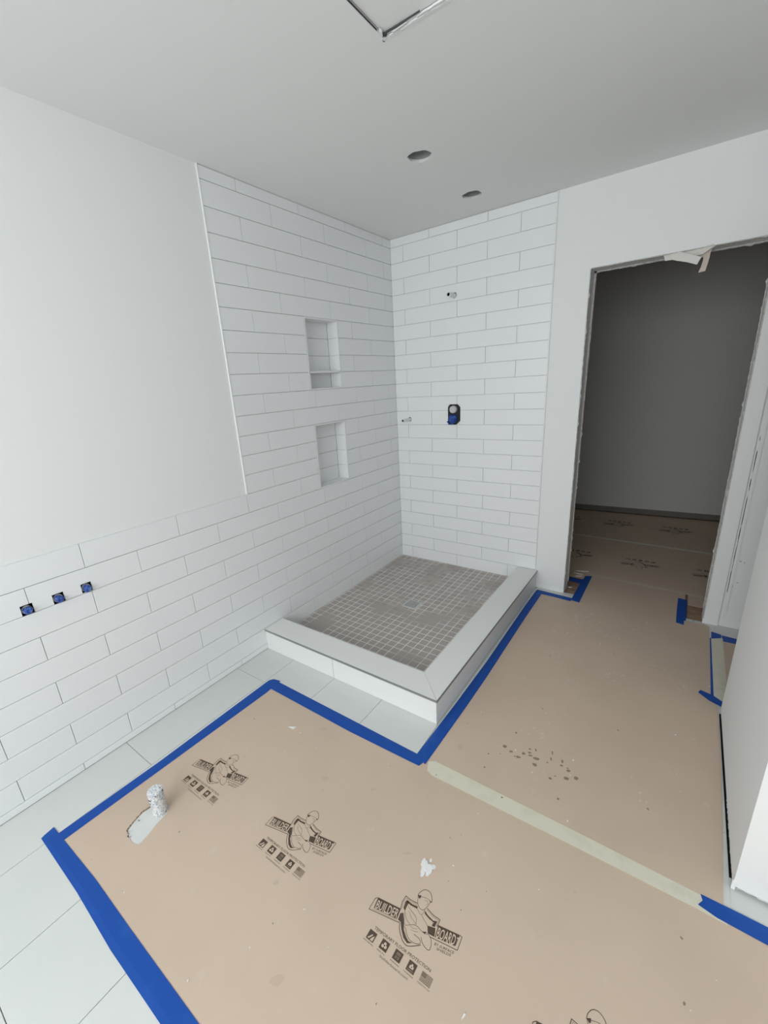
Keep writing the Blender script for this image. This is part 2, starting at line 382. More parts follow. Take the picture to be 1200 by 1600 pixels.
# ------------------------------------------------------------------ rest of the rooms
q = MB()
for r in rects_minus((-0.1, 3.6, 0, H), [WIN]): q.box(r[0], r[1], WIN_Y-0.12, WIN_Y, r[2], r[3])
struct(q.build('wall_front', [PAINT]), 'wall with the window behind the camera')
q = MB()
for r in rects_minus(WIN, [(WIN[0]+0.05, (WIN[0]+WIN[1])/2-0.025, WIN[2]+0.05, WIN[3]-0.05), ((WIN[0]+WIN[1])/2+0.025, WIN[1]-0.05, WIN[2]+0.05, WIN[3]-0.05)]):
    q.box(r[0], r[1], WIN_Y-0.05, WIN_Y-0.01, r[2], r[3])
struct(q.build('window_1', [WHITE]), 'white window frame behind the camera')
q = MB(); q.box(3.5, 3.6, WIN_Y-0.1, 0.12, 0, H); struct(q.build('wall_side', [PAINT]), 'plain white wall beyond the partition')
q = MB()
a = Vector((0.20, 2.072, 0)); b = Vector((3.5, 2.322, 0)); d = (b-a).normalized(); n = Vector((-d.y, d.x, 0))
for off, z0, z1, mi in ((0.0, 0.062, H, 0), (0.016, 0.0, 0.062, 1)):
    p = [a+n*off, b+n*off, b+n*0.12, a+n*0.12]; q.prism([(v.x, v.y) for v in p], z0, z1, mi)
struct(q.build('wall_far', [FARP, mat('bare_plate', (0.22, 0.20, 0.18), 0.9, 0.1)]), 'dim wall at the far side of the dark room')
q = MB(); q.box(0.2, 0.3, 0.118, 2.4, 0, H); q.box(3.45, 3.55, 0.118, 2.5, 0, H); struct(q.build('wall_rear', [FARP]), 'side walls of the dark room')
# ceiling with its openings
CANS = [(0.748, -0.888), (0.7505, -0.3025)]; CR = 0.053
HATCH = (1.016, 1.336, -1.90, -1.574)
ch = [(x-0.08, x+0.08, y-0.08, y+0.08) for x, y in CANS]
q = MB(); T = 0.016
for a, b, c, d in rects_minus((-0.1, 3.6, WIN_Y-0.1, 2.6), ch+[HATCH]): q.poly([(a,c,H),(b,c,H),(b,d,H),(a,d,H)], 0)
for (x, y), r in zip(CANS, ch):
    ph = random.random()*6
    p = ring_patch(r, lambda t: CR*(1+0.05*math.sin(3*t+ph)+0.03*math.sin(7*t)), x, y, 40)
    for (i0, o0), (i1, o1) in zip(p, p[1:]+p[:1]):
        q.poly([(*i0,H),(*o0,H),(*o1,H),(*i1,H)], 0); q.poly([(*i0,H),(*i1,H),(*i1,H+0.005),(*i0,H+0.005)], 1)
a, b, c, d = HATCH
q.poly([(a,c,H),(a,d,H),(a,d,H+T),(a,c,H+T)], 0); q.poly([(a,d,H),(b,d,H),(b,d,H+T),(a,d,H+T)], 0); q.poly([(b,c,H),(b,d,H),(b,d,H+T),(b,c,H+T)], 0); q.poly([(a,c,H),(b,c,H),(b,c,H+T),(a,c,H+T)], 0)
q.box(-0.1, 3.6, WIN_Y-0.1, 2.6, H+0.16, H+0.2, 0)
ceiling = struct(q.build('ceiling', [CEIL, PLAST], recalc=False), 'flat pale grey ceiling')

# ------------------------------------------------------------------ ceiling fittings
for i, (x, y) in enumerate(CANS):
    q = MB()
    rg = lambda r, z: [(x+r*math.cos(t), y+r*math.sin(t), z) for t in (2*math.pi*k/32 for k in range(32))]
    q.loft([rg(CR*1.10, H+0.006), rg(CR*1.10, H+0.03), rg(CR*1.0, H+0.10), rg(CR*0.2, H+0.125)], 0, False, True)
    o = empty('recessed_light_can', (x, y, H+T))
    c = q.build('can_housing', [CANM], None, smooth=True); local(o, c)
    q = MB(); q.loft([rg(CR*1.12, H+0.0045), rg(CR*1.12, H+0.012), rg(CR*1.05, H+0.012), rg(CR*1.05, H+0.0045)], 0, False, False); local(o, q.build('can_rim', [PLAST]))
    tag(o, ['empty round light hole in the ceiling, nearer the camera', 'empty round light hole in the ceiling, nearer the tiled back wall'][i], 'downlight', 'round light holes over the shower')
o = empty('ceiling_panel', (1.18, -1.74, H))
q = MB(); a, b, c, d = HATCH
q.box(a+0.004, b-0.004, c+0.004, d-0.004, H+0.007, H+0.016); q.box(a+0.02, b-0.02, c+0.02, d-0.02, H+0.016, H+0.06); local(o, q.build('panel', [CEIL]))
q = MB()
def ridge(p0, p1, n, w, z):
    for k in range(n):
        t0, t1 = k/n, (k+1)/n
        j = lambda: (random.random()-0.5)*w*0.7
        x0_, y0_ = p0[0]+(p1[0]-p0[0])*t0, p0[1]+(p1[1]-p0[1])*t0; x1_, y1_ = p0[0]+(p1[0]-p0[0])*t1, p0[1]+(p1[1]-p0[1])*t1
        ww = w*(0.35+0.65*random.random())
        q.prism([(x0_, y0_-ww/2+j()*0.3), (x1_, y1_-ww/2+j()*0.3), (x1_, y1_+ww/2), (x0_, y0_+ww/2)], H-z*(0.4+0.6*random.random()), H+0.003)
ridge((1.034, -1.569), (1.34, -1.566), 16, 0.014, 0.0015)
ridge((1.05, -1.579), (1.10, -1.582), 4, 0.005, 0.003); ridge((1.13, -1.579), (1.30, -1.584), 10, 0.004, 0.003)
local(o, q.build('plaster_edge', [PLAST]))
q = MB(); q.prism([(1.014,-1.590),(1.022,-1.588),(1.028,-1.602),(1.024,-1.612),(1.016,-1.600)], H-0.004, H+0.004); q.prism([(1.012,-1.572),(1.020,-1.566),(1.023,-1.574),(1.016,-1.580)], H-0.003, H+0.004)
local(o, q.build('torn_corner', [PLAST]))
q = MB(); q.prism([(1.017,-1.585),(1.028,-1.578),(1.034,-1.583),(1.024,-1.590)], H-0.0015, H+0.004); q.prism([(1.008,-1.566),(1.013,-1.563),(1.015,-1.570),(1.010,-1.573)], H-0.001, H+0.002); local(o, q.build('gap_shade', [GAP_SHADE]))  # solid dark patches painting the shade of the open corner gaps
q = MB(); q.prism([(1.032,-1.5855),(1.07,-1.5850),(1.145,-1.5875),(1.145,-1.5880),(1.07,-1.5875),(1.032,-1.5885)], H-0.0006, H+0.004); q.prism([(1.0172,-1.612),(1.0178,-1.612),(1.0188,-1.90),(1.0172,-1.90)], H-0.0006, H+0.004); local(o, q.build('seam_shade', [GAP_SHADE]))  # thin dark strips painting the shade along the panel seam
tag(o, 'square panel set in the ceiling with ragged plaster round its corner', 'panel')

# ------------------------------------------------------------------ shower base: mosaic pan, drain, curb
PXI, PYI = 1.006, -1.42
DR = (0.462, 0.566, -0.759, -0.655); dcx, dcy = 0.514, -0.707
def panz(x, y):
    d = max(abs(x-dcx)/0.52, abs(y-dcy)/0.72); return 0.026 + 0.014*min(d, 1.0)
pan = empty('shower_pan', (0.5, -0.7, 0.0))
q = MB(); NX, NY = 24, 34
for i in range(NX):
    for j in range(NY):
        c = [(PXI*a/NX, PYI*b/NY) for a, b in ((i,j),(i+1,j),(i+1,j+1),(i,j+1))]
        q.poly([(x, y, panz(x, y)+0.0011) for x, y in c][::-1])
for (a, b) in (((0,0),(PXI,0)), ((PXI,0),(PXI,PYI)), ((PXI,PYI),(0,PYI)), ((0,PYI),(0,0))):
    q.poly([(*a,0),(*b,0),(*b,panz(*b)+0.0011),(*a,panz(*a)+0.0011)])
local(pan, q.build('grout_bed', [MGROUT], recalc=False))
PM = 0.0515; cells = []
jx = [0.938-PM*k for k in range(-1, 19)]; jx = sorted([x for x in jx if 0.004 < x < PXI-0.004] + [-0.001, PXI-0.001])
jy = [-1.305-PM*k for k in range(-26, 3)]; jy = sorted([y for y in jy if PYI+0.004 < y < -0.004] + [PYI+0.001, 0.001])
g = 0.0038
for a, b in zip(jx, jx[1:]):
    for c, d in zip(jy, jy[1:]):
        r = (a+g/2, b-g/2, c+g/2, d-g/2)
        for s in rects_minus(r, [(DR[0]-0.003, DR[1]+0.003, DR[2]-0.003, DR[3]+0.003)]):
            if s[1]-s[0] > 0.006 and s[3]-s[2] > 0.006: cells.append(s)
cells.sort(key=lambda s: (s[0]+s[1])/2*0.25*-1 + (s[2]+s[3])/2)
rest = MB()
def pantile(q, s, cx=0, cy=0, cz=0):
    bv = 0.0012
    def R(dd, z): return [(x-cx, y-cy, panz(x, y)+z-cz) for x, y in ((s[0]+dd, s[2]+dd), (s[1]-dd, s[2]+dd), (s[1]-dd, s[3]-dd), (s[0]+dd, s[3]-dd))]
    q.loft([R(0, -0.002), R(0, 0.0008), R(bv, 0.0018)], 0, False, True)
for k, s in enumerate(cells):
    if k < 300:
        q = MB(); pantile(q, s); local(pan, q.build('mosaic_tile', [MOS], recalc=False))
    else: pantile(rest, s)
local(pan, stuff(rest.build('mosaic_field', [MOS], recalc=False)))
tag(pan, 'sunken shower floor of small square taupe mosaic tiles', 'shower floor')
dz = panz(dcx, dcy)
dr = empty('floor_drain', (dcx, dcy, dz))
q = MB(); x0, x1, y0, y1 = DR; f = 0.007
for a, b, c, d in rects_minus(DR, [(x0+f, x1-f, y0+f, y1-f)]): q.box(a, b, c, d, dz-0.004, dz+0.0055)
local(dr, q.build('drain_frame', [STEEL]))
q = MB(); nb = 9
for k in range(nb):
    x = x0+f+0.004+(x1-x0-2*f-0.008)*k/(nb-1); q.box(x-0.0031, x+0.0031, y0+f-0.001, y1-f+0.001, dz+0.001, dz+0.005)
local(dr, q.build('drain_grate', [STEEL]))
q = MB(); q.box(x0+f-0.001, x1-f+0.001, y0+f-0.001, y1-f+0.001, dz-0.006, dz+0.0025); local(dr, q.build('drain_well', [BLACK]))  # black block in place of the shade below the slots
tag(dr, 'square slotted metal drain in the middle of the mosaic shower floor', 'drain')

CX, CY, CZ = 1.144, -1.560, 0.137
curb = empty('shower_curb', (1.07, -1.49, 0))
def cpart(name, q, m): o = q.build(name, [m]); local(curb, o); return o
q = MB(); q.box(0.0, CX-0.012, CY+0.012, PYI-0.006, 0.0, 0.126); q.box(PXI+0.006, CX-0.012, PYI-0.006, 0.0, 0.0, 0.126); cpart('curb_core', q, CURBT)
q = MB(); q.prism([(0.001,CY-0.004),(CX+0.003,CY-0.004),(PXI+0.0005,PYI-0.0005),(0.001,PYI)], 0.1275, CZ); cpart('cap_slab', q, CURBT)
q = MB(); q.prism([(CX+0.004,CY-0.0025),(CX+0.004,-0.001),(PXI,-0.001),(PXI,PYI+0.0005)], 0.1275, CZ); cpart('cap_slab', q, CURBT)
q = MB(); q.prism([(0.001,CY-0.006),(CX+0.0065,CY-0.006),(CX+0.0065,-0.001),(CX+0.004,-0.001),(CX+0.004,CY-0.0035),(0.001,CY-0.0035)], 0.1245, 0.1365); cpart('edge_trim', q, METAL)
for a, b in ((0.001, 0.526), (0.5285, CX-0.001)):
    q = MB(); q.box(a, b, CY, CY+0.014, 0.001, 0.1255); cpart('front_slab', q, CURBT)
for a, b in ((CY+0.001, -0.93), (-0.928, -0.31), (-0.308, -0.001)):
    q = MB(); q.box(CX-0.014, CX, a, b, 0.001, 0.1255); cpart('side_slab', q, CURBT)
for a, b in ((0.001, 0.60), (0.603, PXI)):
    q = MB(); q.box(a, b, PYI-0.008, PYI, 0.03, 0.1275); cpart('inner_slab', q, CURBT)
q = MB(); q.box(PXI, PXI+0.008, PYI, -0.001, 0.03, 0.1275); cpart('inner_slab', q, CURBT)
tag(curb, 'low off-white L-shaped curb round the mosaic shower floor', 'curb')

# ------------------------------------------------------------------ plumbing
for i, (y, z) in enumerate(STUBS):
    o = empty('supply_stub', (0, y, z))
    q = MB(); q.box(-0.05, X0-0.0005, y-SH+0.0005, y+SH-0.0005, z-SH+0.0005, z+SH-0.0005)
    q.f = q.f[:3]+q.f[4:]; q.m = q.m[1:]                       # open towards the room
    local(o, q.build('wall_box', [BLACK], recalc=False))  # lining painted black for the shade inside the square hole
    q = MB(); q.cyl((-0.045, y, z-0.003), (0.008, y+0.002, z-0.004), 0.0085, n=14); local(o, q.build('pipe', [STUBM], smooth=False))
    q = MB(); rr = [[(x, y+r*math.cos(t)*(1+0.12*math.sin(3*t+i)), z-0.003+r*math.sin(t)*(1+0.10*math.cos(2*t+i*2))) for t in (2*math.pi*k/16 for k in range(16))] for x, r in ((-0.03, 0.012), (0.000, 0.0135), (0.010, 0.0145), (0.016, 0.0110), (0.018, 0.008), (0.0165, 0.004))]
    q.loft(rr); local(o, q.build('tape_wrap', [WRAP]))
    q = MB(); q.cyl((-0.012, y, z-0.003), (-0.008, y, z-0.003), 0.0165, n=16); local(o, q.build('washer', [KNOB]))
    tag(o, ['blue-taped pipe end in the leftmost square hole of the left wall', 'blue-taped pipe end in the middle square hole of the left wall', 'blue-taped pipe end in the rightmost square hole of the left wall'][i], 'pipe', 'blue-taped pipe ends in the left wall')
def stub_pipe(c, ln, r, label, tilt):
    o = empty('pipe_stub', (c[0], 0, c[1])); x, z = c[0], c[1]
    q = MB(); tip = Vector((x, -ln, z+tilt)); base = Vector((x, 0.045, z))
    n = 22; rg = lambda p, rad: [(p.x+rad*math.cos(t), p.y, p.z+rad*math.sin(t)) for t in (2*math.pi*k/n for k in range(n))]
    q.loft([rg(base, r), rg(tip, r), rg(tip, r*0.74), rg(tip+Vector((0, 0.04, 0)), r*0.74)], 0, True, False); local(o, q.build('pipe', [STUBM], smooth=False))
    q = MB(); q.loft([rg(tip+Vector((0, 0.010, 0)), r*0.735), rg(tip+Vector((0, 0.0385, 0)), r*0.73)], 0, False, True); local(o, q.build('bore', [BLACK]))  # black sleeve painting the shade inside the pipe end
    tag(o, label, 'pipe'); return o
stub_pipe(ARM, 0.092, 0.0150, 'pale pipe end sticking out high on the tiled back wall', -0.004)
stub_pipe(SPOUT, 0.108, 0.0125, 'pale pipe end low on the back wall left of the valve', -0.002)
# valve
v = empty('shower_valve', (0.496, 0, 1.24))
x0, x1, z0, z1 = VALVE; q = MB()
def rrect(x0, x1, z0, z1, r, n=6):
    o = []
    for cx, cz, a0 in ((x1-r, z1-r, 0), (x0+r, z1-r, 90), (x0+r, z0+r, 180), (x1-r, z0+r, 270)):
        for k in range(n+1):
            t = math.radians(a0+90*k/n); o.append((cx+r*math.cos(t), cz+r*math.sin(t)))
    return o
q.prism(rrect(x0, x1, z0, z1, 0.012), 0.012, 0.03, 0, axis=1); q.prism(rrect(x0+0.004, x1-0.006, z0+0.004, z1-0.002, 0.03), -0.004, 0.012, 0, axis=1); local(v, q.build('valve_body', [PLASTIC]))
q = MB(); q.cyl((0.496, 0.0, 1.280), (0.496, -0.022, 1.280), 0.0275, 0.026, n=28); q.cyl((0.496, -0.022, 1.280), (0.496, -0.026, 1.280), 0.026, 0.021, n=28); local(v, q.build('grey_cap', [KNOB]))
q = MB(); c = (0.491, 1.213)
rr = [[(c[0]+r*math.cos(t)*(1+0.06*math.sin(3*t)), y, c[1]+r*math.sin(t)*(1+0.05*math.cos(2*t))) for t in (2*math.pi*k/24 for k in range(24))] for y, r in ((0.0, 0.033), (-0.014, 0.033), (-0.024, 0.029), (-0.031, 0.022), (-0.032, 0.010))]
q.loft(rr); local(v, q.build('tape_wrap', [mat('dark_blue_tape', (0.012, 0.05, 0.27), 0.4, 0.4, noise=[((0.05, 0.14, 0.5), 60, 0.5, 0.7, 3)])]))
q = MB(); q.prism([(0.485, 1.176), (0.50, 1.175), (0.506, 1.19), (0.497, 1.195)], -0.032, -0.026, 0, axis=1); q.prism([(0.452, 1.194), (0.470, 1.176), (0.475, 1.18), (0.458, 1.20)], -0.03, -0.024, 0, axis=1); local(v, q.build('tape_end', [BLUE]))
q = MB()
for pts in ([(x0, z1), (x0+0.016, z1), (x0, z1-0.018)], [(x1, z1), (x1-0.02, z1), (x1, z1-0.022)], [(x1, z0), (x1-0.03, z0), (x1, z0+0.026)]): q.prism(pts, -0.0005, 0.012, 0, axis=1)
local(v, q.build('mortar_patch', [PLAST]))
tag(v, 'black shower valve with grey cap and blue-taped stem in the back wall', 'valve')
# plaster-covered pipe in the floor
o = empty('drain_pipe', (0.462, -2.498, 0.0)); px, py = 0.462, -2.498
n = 28
def wob(r, z, dx=0.0): return [(px+dx+(r*(1+0.015*math.sin(3*t+z*30)+0.015*math.sin(7*t+z*90)))*math.cos(t), py+(r*(1+0.015*math.cos(2*t+z*40)))*math.sin(t), z) for t in (2*math.pi*k/n for k in range(n))]
q = MB(); q.loft([wob(0.0262, -0.003)]+[wob(0.0262, z) for z in (0.012, 0.03, 0.045, 0.06, 0.072)], 0, True, True); local(o, q.build('pipe', [CRUST]))
q = MB(); q.loft([wob(0.0270, 0.072), wob(0.0274, 0.075), wob(0.0274, 0.099), wob(0.0262, 0.105), wob(0.016, 0.107)], 0, True, True); local(o, q.build('pipe_cap', [CRUST]))
tag(o, 'short capped pipe crusted with white plaster standing through the floor paper', 'pipe')

# ------------------------------------------------------------------ printed emblem (flat print, one mesh, shared)
EM = MB()
def strip(pts, w, mi=0, z=0.0, close=False):
    pts = [Vector(p) for p in pts]
    if close: pts = pts+[pts[0]]
    for a, b in zip(pts, pts[1:]):
        d = (b-a);
        if d.length < 1e-6: continue
        n_ = Vector((-d.y, d.x)).normalized()*w/2; e = d.normalized()*w*0.4
        EM.poly([(*(a-n_-e), z), (*(b-n_+e), z), (*(b+n_+e), z), (*(a+n_-e), z)], mi)
def fill(pts, mi=0, z=0.0): EM.poly([(p[0], p[1], z) for p in pts], mi)
def smooth(pts, n=3):
    for _ in range(n-1):
        o = [pts[0]]
        for a, b in zip(pts, pts[1:]):
            o += [(a[0]*.75+b[0]*.25, a[1]*.75+b[1]*.25), (a[0]*.25+b[0]*.75, a[1]*.25+b[1]*.75)]
        pts = o+[pts[-1]]
    return pts
def text(body, o, u, v, mi=0, z=0.0, bold=0.0):
    cu = bpy.data.curves.new('t', 'FONT'); cu.body = body; cu.resolution_u = 2; cu.fill_mode = 'FRONT'; cu.offset = bold
    ob = bpy.data.objects.new('t', cu); COL.objects.link(ob)
    dg = bpy.context.evaluated_depsgraph_get(); me = bpy.data.meshes.new_from_object(ob.evaluated_get(dg))
    xs = [p.co.x for p in me.vertices]; ys = [p.co.y for p in me.vertices]
    x0, x1 = min(xs), max(xs); y1 = 0.7 if body.upper() == body else max(ys); y0 = 0.0
    i = len(EM.v); o, u, v = Vector(o), Vector(u), Vector(v)
    for p in me.vertices:
        w = o + (u-o)*((p.co.x-x0)/(x1-x0)) + (v-o)*((p.co.y-y0)/(y1-y0)); EM.v.append((w.x, w.y, z))
    for f in me.polygons:
        idx = tuple(i+k for k in f.vertices); EM.f.append(idx); EM.m.append(mi)
    bpy.data.objects.remove(ob); bpy.data.curves.remove(cu); bpy.data.meshes.remove(me)
LW = 1.5
fill([(-124.7,16.6),(-120.4,-12.1),(-48.4,3.0),(-51.9,30.0)], 0, 0.1)
fill([(59.2,55.9),(119.8,68.4),(120.4,40.3),(63.3,26.4)], 0, 0.1)
text('BUILDER', (-117.5,-10.4), (-49.9,4.2), (-120.5,12.6), 2, 0.2, 0.012)
text('BOARD', (65.4,27.6), (116.0,39.3), (62.6,53.2), 2, 0.2, 0.012)
fill([(-124.9,11.9),(-130.0,9.6),(-128.8,-14.6),(-121.2,-13.0),(-121.6,-8.6),(-125.8,-9.6),(-126.2,6.3),(-123.8,7.6)], 2, 0.25)
fill([(115.9,62.0),(122.0,63.2),(123.2,38.0),(118.4,37.0),(118.2,40.2),(120.2,40.9),(119.2,58.4),(116.3,57.8)], 2, 0.25)
strip([(-52.3,30.6),(-124.8,17.0),(-131.0,10.8),(-131.0,-22.2),(-43.4,-2.1)], 1.6, 0, 0.3)
strip([(-121.0,-16.0),(-48.0,1.2)], 0.7, 1, 0.3)
strip([(57.0,53.0),(59.0,56.5),(120.5,69.4),(126.7,69.1),(128.0,34.8),(53.3,19.6)], 1.6, 0, 0.3)
sh1 = [(-52.7,31.2),(-57.8,49.2),(-56.3,68.5),(-41.3,67.0),(-18.9,70.7)]; sh2 = [(13.6,75.6),(35.4,70.6),(57.0,71.0),(58.0,52.3)]
sh3 = [(-43.4,-2.1),(-37.0,0.8),(-30.3,-12.6),(-18.0,-24.5),(-4.9,-32.8),(7.4,-34.8),(21.2,-26.8),(38.5,-11.7)]
for s in (sh1, sh2, sh3): strip(smooth(s, 2) if s is sh3 else s, 1.8, 0, 0.1)
strip([(-49.5,34.5),(-53.8,49.8),(-52.4,64.6),(-40.5,63.2),(-17,67.2)], 0.8, 1, 0.1)
strip([(15,72),(36,66.8),(53.8,67.2),(55,52)], 0.8, 1, 0.1)
for dd in ([(-46.5,37.4),(-50.1,54.4),(-48.1,61.1),(-40,60.6),(-41.4,55.7),(-41.0,42.6),(-40.5,34.2)], [(-48.1,61.1),(-30.1,60.2),(-13.2,64.2),(-11.6,57.9),(-32.1,55.1),(-41.4,55.7)],
           [(-47.3,20.9),(-40.6,26.8),(-26,6),(-18.3,-7.3),(-23.8,-11.0),(-35.1,3.0),(-44.9,3.9)], [(-23.8,-11.0),(-18.3,-7.3),(-3.2,-18.5),(6.3,-22.6),(17.6,-20.7),(5.4,-29.0),(-9.3,-24.0)],
           [(10.4,66.8),(23.1,61.0),(30.8,55.6),(12.7,59.7)], [(23.1,61.0),(41.8,58.5),(52.2,63.6),(52.4,47.2),(44.2,45.2),(45.5,55.5),(30.8,55.6)],
           [(34.2,39.0),(55.0,46.2),(58.3,38.9),(61.9,26.2),(42.8,23.1)], [(-27.0,90.5),(-18.5,95.6),(-16.9,88.1),(-20.5,83.9)], [(27.1,17.9),(38.9,24.5),(36.4,16.7)]):
    fill(dd, 0, 0.05)
for s, w in (([(-27.1,89.6),(-26.7,100.7),(-18.3,115.7),(-3.5,119.3),(8.7,111.9),(15.4,101.2),(16.3,95.8),(10.8,95.7)], 1.5), ([(-21.0,90.6),(-4.8,97.4),(9.6,97.9),(17.0,96.3)], 0.9),
          ([(-26.0,88.8),(-18.8,72.3),(-9.1,63.9),(1.8,63.1),(8.1,69.1),(12.8,89.0),(12.7,96.4)], 1.1), ([(-3.6,89.1),(4.9,92.7),(9.5,86.8),(5.5,83.2)], 0.6),
          ([(-40.6,55.3),(-41.1,39.6),(-34.6,20.8),(-22.4,0.9),(-8.7,12.9),(5.1,22.2),(26.6,17.6),(38.9,17.8)], 1.0), ([(-36.5,48.5),(-19.6,42.4),(-3.1,39.1),(4.9,22.6)], 0.8),
          ([(-27.9,39.7),(-17.0,29.7),(-3.6,26.1),(4.5,23.2)], 0.7), ([(-34.8,29.2),(-23.9,16.7),(-8.9,13.3)], 0.7), ([(-11.9,58.5),(1.6,50.8),(7.7,52.6),(8.8,67.8)], 0.8),
          ([(7.7,51.4),(21.3,44.2),(34.2,39.0),(40.7,27.1)], 0.9), ([(10.0,64.5),(28.5,59.8),(44.4,54.7),(44.2,45.2)], 0.9),
          ([(-21.6,0.1),(-13.7,-2.8),(-4.6,-14.1),(10.7,-19.6),(24.9,-17.3),(38.1,-9.4),(30.8,-0.8),(11.9,-0.4)], 1.1), ([(-6.9,10.0),(2.8,9.7),(12.5,14.9)], 0.6), ([(-1.7,3.9),(8.5,5.4),(18.1,10.5)], 0.6),
          ([(30.9,4.5),(43.8,-7.6),(65.2,-10.9),(64.2,3.6),(58.6,15.3),(47.3,22.2),(39.2,20.2)], 1.3)):
    strip(smooth(s, 2), w, 0, 0.15)
text('BY SURFACE', (70.3,10.2), (123.5,21.5), (69.3,16.6), 0, 0.1)
text('SHIELDS', (79.7,3.6), (118.9,12.2), (79.0,9.4), 0, 0.1)
text('TEMPORARY FLOOR PROTECTION', (-89.8,-53.2), (88.4,-47.8), (-90.0,-45.4), 0, 0.1)
text('builderboard.com', (-41.6,-96.9), (46.6,-95.8), (-41.8,-91.0), 1, 0.1)
def icon(cx, cy, shapes):
    h = 11.8; fill([(cx-h,cy-h),(cx+h,cy-h),(cx+h,cy+h),(cx-h,cy+h)], 0, 0.05)
    strip([(cx-h,cy-h),(cx+h,cy-h),(cx+h,cy+h),(cx-h,cy+h)], 0.8, 1, 0.06, True)
    for s, mi in shapes: fill([(cx+a, cy+b) for a, b in s], mi, 0.12 if mi == 2 else 0.18)
circ = lambda x, y, r, n=10: [(x+r*math.cos(2*math.pi*k/n), y+r*math.sin(2*math.pi*k/n)) for k in range(n)]
icon(-86.4, -70.6, [([(-9,-9),(-4,-9),(3,3),(1,5)], 2), ([(0,-10),(9,-10),(9,4),(4,-1)], 2)])
icon(-43.7, -68.5, [(circ(-4,-3,4), 2), (circ(4,-2,4.2), 2), (circ(0,4,4), 2), (circ(0,0,2.2), 0)])
icon(-0.8, -67.0, [([(-6,-8),(-1,-8),(-1,-1),(-6,-1)], 1), ([(1,-8),(6,-8),(6,-1),(1,-1)], 1), ([(-6,1),(7,1),(7,8),(-6,8)], 1)])
icon(42.4, -66.1, [([(-6,-4),(6,-4),(6,2),(3,3),(2,7),(-2,7),(-3,3),(-6,2)], 2), (circ(0,0,1.6), 0), ([(-9,-9.5),(9,-9.5),(9,-6.5),(-9,-6.5)], 1)])
fx0, fx1, fy0, fy1 = 70.8, 102.0, -76.5, -55.4
for k in range(7):
    y = fy0+(fy1-fy0)*(k*2+0.5)/13; fill([(fx0,y-0.75),(fx1,y-0.75),(fx1,y+0.75),(fx0,y+0.75)], 0, 0.05)
fill([(fx0,-66.5),(fx0+13.5,-66.5),(fx0+13.5,fy1),(fx0,fy1)], 1, 0.12)
for x0_, x1_, y_ in ((-102.5,-68.4,-87.8), (-57.2,-29.5,-86.3), (-14.5,12.9,-84.6), (26.9,55.5,-83.6)):     # captions too small to read
    x = x0_
    while x < x1_-1:
        w = 1.2+1.6*random.random(); fill([(x,y_-1.1),(x+w,y_-1.1),(x+w,y_+1.1),(x,y_+1.1)], 1, 0.1); x += w+0.9+(1.5 if random.random() < 0.15 else 0)
text('MADE IN USA', (69.2,-84.0), (105.1,-83.6), (69.2,-80.4), 1, 0.1)
EM.v = [(x*0.001, y*0.001, z*0.0005) for x, y, z in EM.v]
EMBLEM = EM.mesh('printed_emblem', [INK, INKL, PAPERL])
def emblem(sheet, x, y, z, rz=0.0):
    o = link('printed_emblem', EMBLEM, sheet); o.location = (x, y, z); o.rotation_euler = (0, 0, rz); return o

# ------------------------------------------------------------------ floor papers
PZ = 0.0016
HOLE = [(0.415,-2.514),(0.410,-2.541),(0.419,-2.577),(0.432,-2.606),(0.465,-2.617),(0.498,-2.619),(0.520,-2.608),(0.513,-2.570),(0.500,-2.534),(0.494,-2.49),(0.475,-2.468),(0.450,-2.468),(0.428,-2.482)]
hcx, hcy = 0.462, -2.55
def hole_r(t):
    d = Vector((math.cos(t), math.sin(t))); best = 0.05
    for a, b in zip(HOLE, HOLE[1:]+HOLE[:1]):
        a, b = Vector(a)-Vector((hcx, hcy)), Vector(b)-Vector((hcx, hcy)); e = b-a; den = d.x*e.y-d.y*e.x
        if abs(den) < 1e-12: continue
        s = (a.x*e.y-a.y*e.x)/den; u = (a.x*d.y-a.y*d.x)/den
        if s > 0 and -1e-6 <= u <= 1+1e-6: best = s
    return best
q = MB(); HR = (0.395, 0.54, -2.635, -2.455)
for a, b, c, d in rects_minus((0.262, 3.45, -2.775, -1.767), [HR]): q.poly([(a,c,PZ),(b,c,PZ),(b,d,PZ),(a,d,PZ)])
p = ring_patch(HR, hole_r, hcx, hcy, 60)
for (i0, o0), (i1, o1) in zip(p, p[1:]+p[:1]):
    q.poly([(*i0,PZ),(*o0,PZ),(*o1,PZ),(*i1,PZ)]); q.poly([(*i0,0.0001),(*i1,0.0001),(*i1,PZ),(*i0,PZ)])
for a, b in (((0.262,-2.775),(3.45,-2.775)), ((3.45,-1.767),(0.262,-1.767)), ((0.262,-1.767),(0.262,-2.775))): q.poly([(*a,0.0001),(*b,0.0001),(*b,PZ),(*a,PZ)])
paper = q.build('floor_paper', [PAPER], recalc=False)
tag(paper, 'large brown printed floor paper in front, pierced by the plaster-crusted pipe', 'floor paper', 'brown floor protection papers')
for k in range(4): emblem(paper, 1.44+0.4665*(k-2)+(0.0015 if k != 2 else 0), -2.29, PZ+0.0003)
q = MB()
for i in (12, 0, 1, 2, 3): 
    a, b = Vector(HOLE[i]), Vector(HOLE[(i+1) % 13]); nn = Vector((hcx, hcy))
    for t0 in (0, .34, .67):
        p0, p1 = a.lerp(b, t0), a.lerp(b, t0+0.3); o0, o1 = p0+(p0-nn)*0.10*random.random(), p1+(p1-nn)*0.10*random.random()
        q.poly([(*p0,PZ+0.0002),(*p1,PZ+0.0002),(*o1,PZ+0.002+0.002*random.random()),(*o0,PZ+0.002+0.002*random.random())])
q.build('torn_edge', [INKL], paper, recalc=False)  # raised torn edge, dark brown to carry its shadow lines
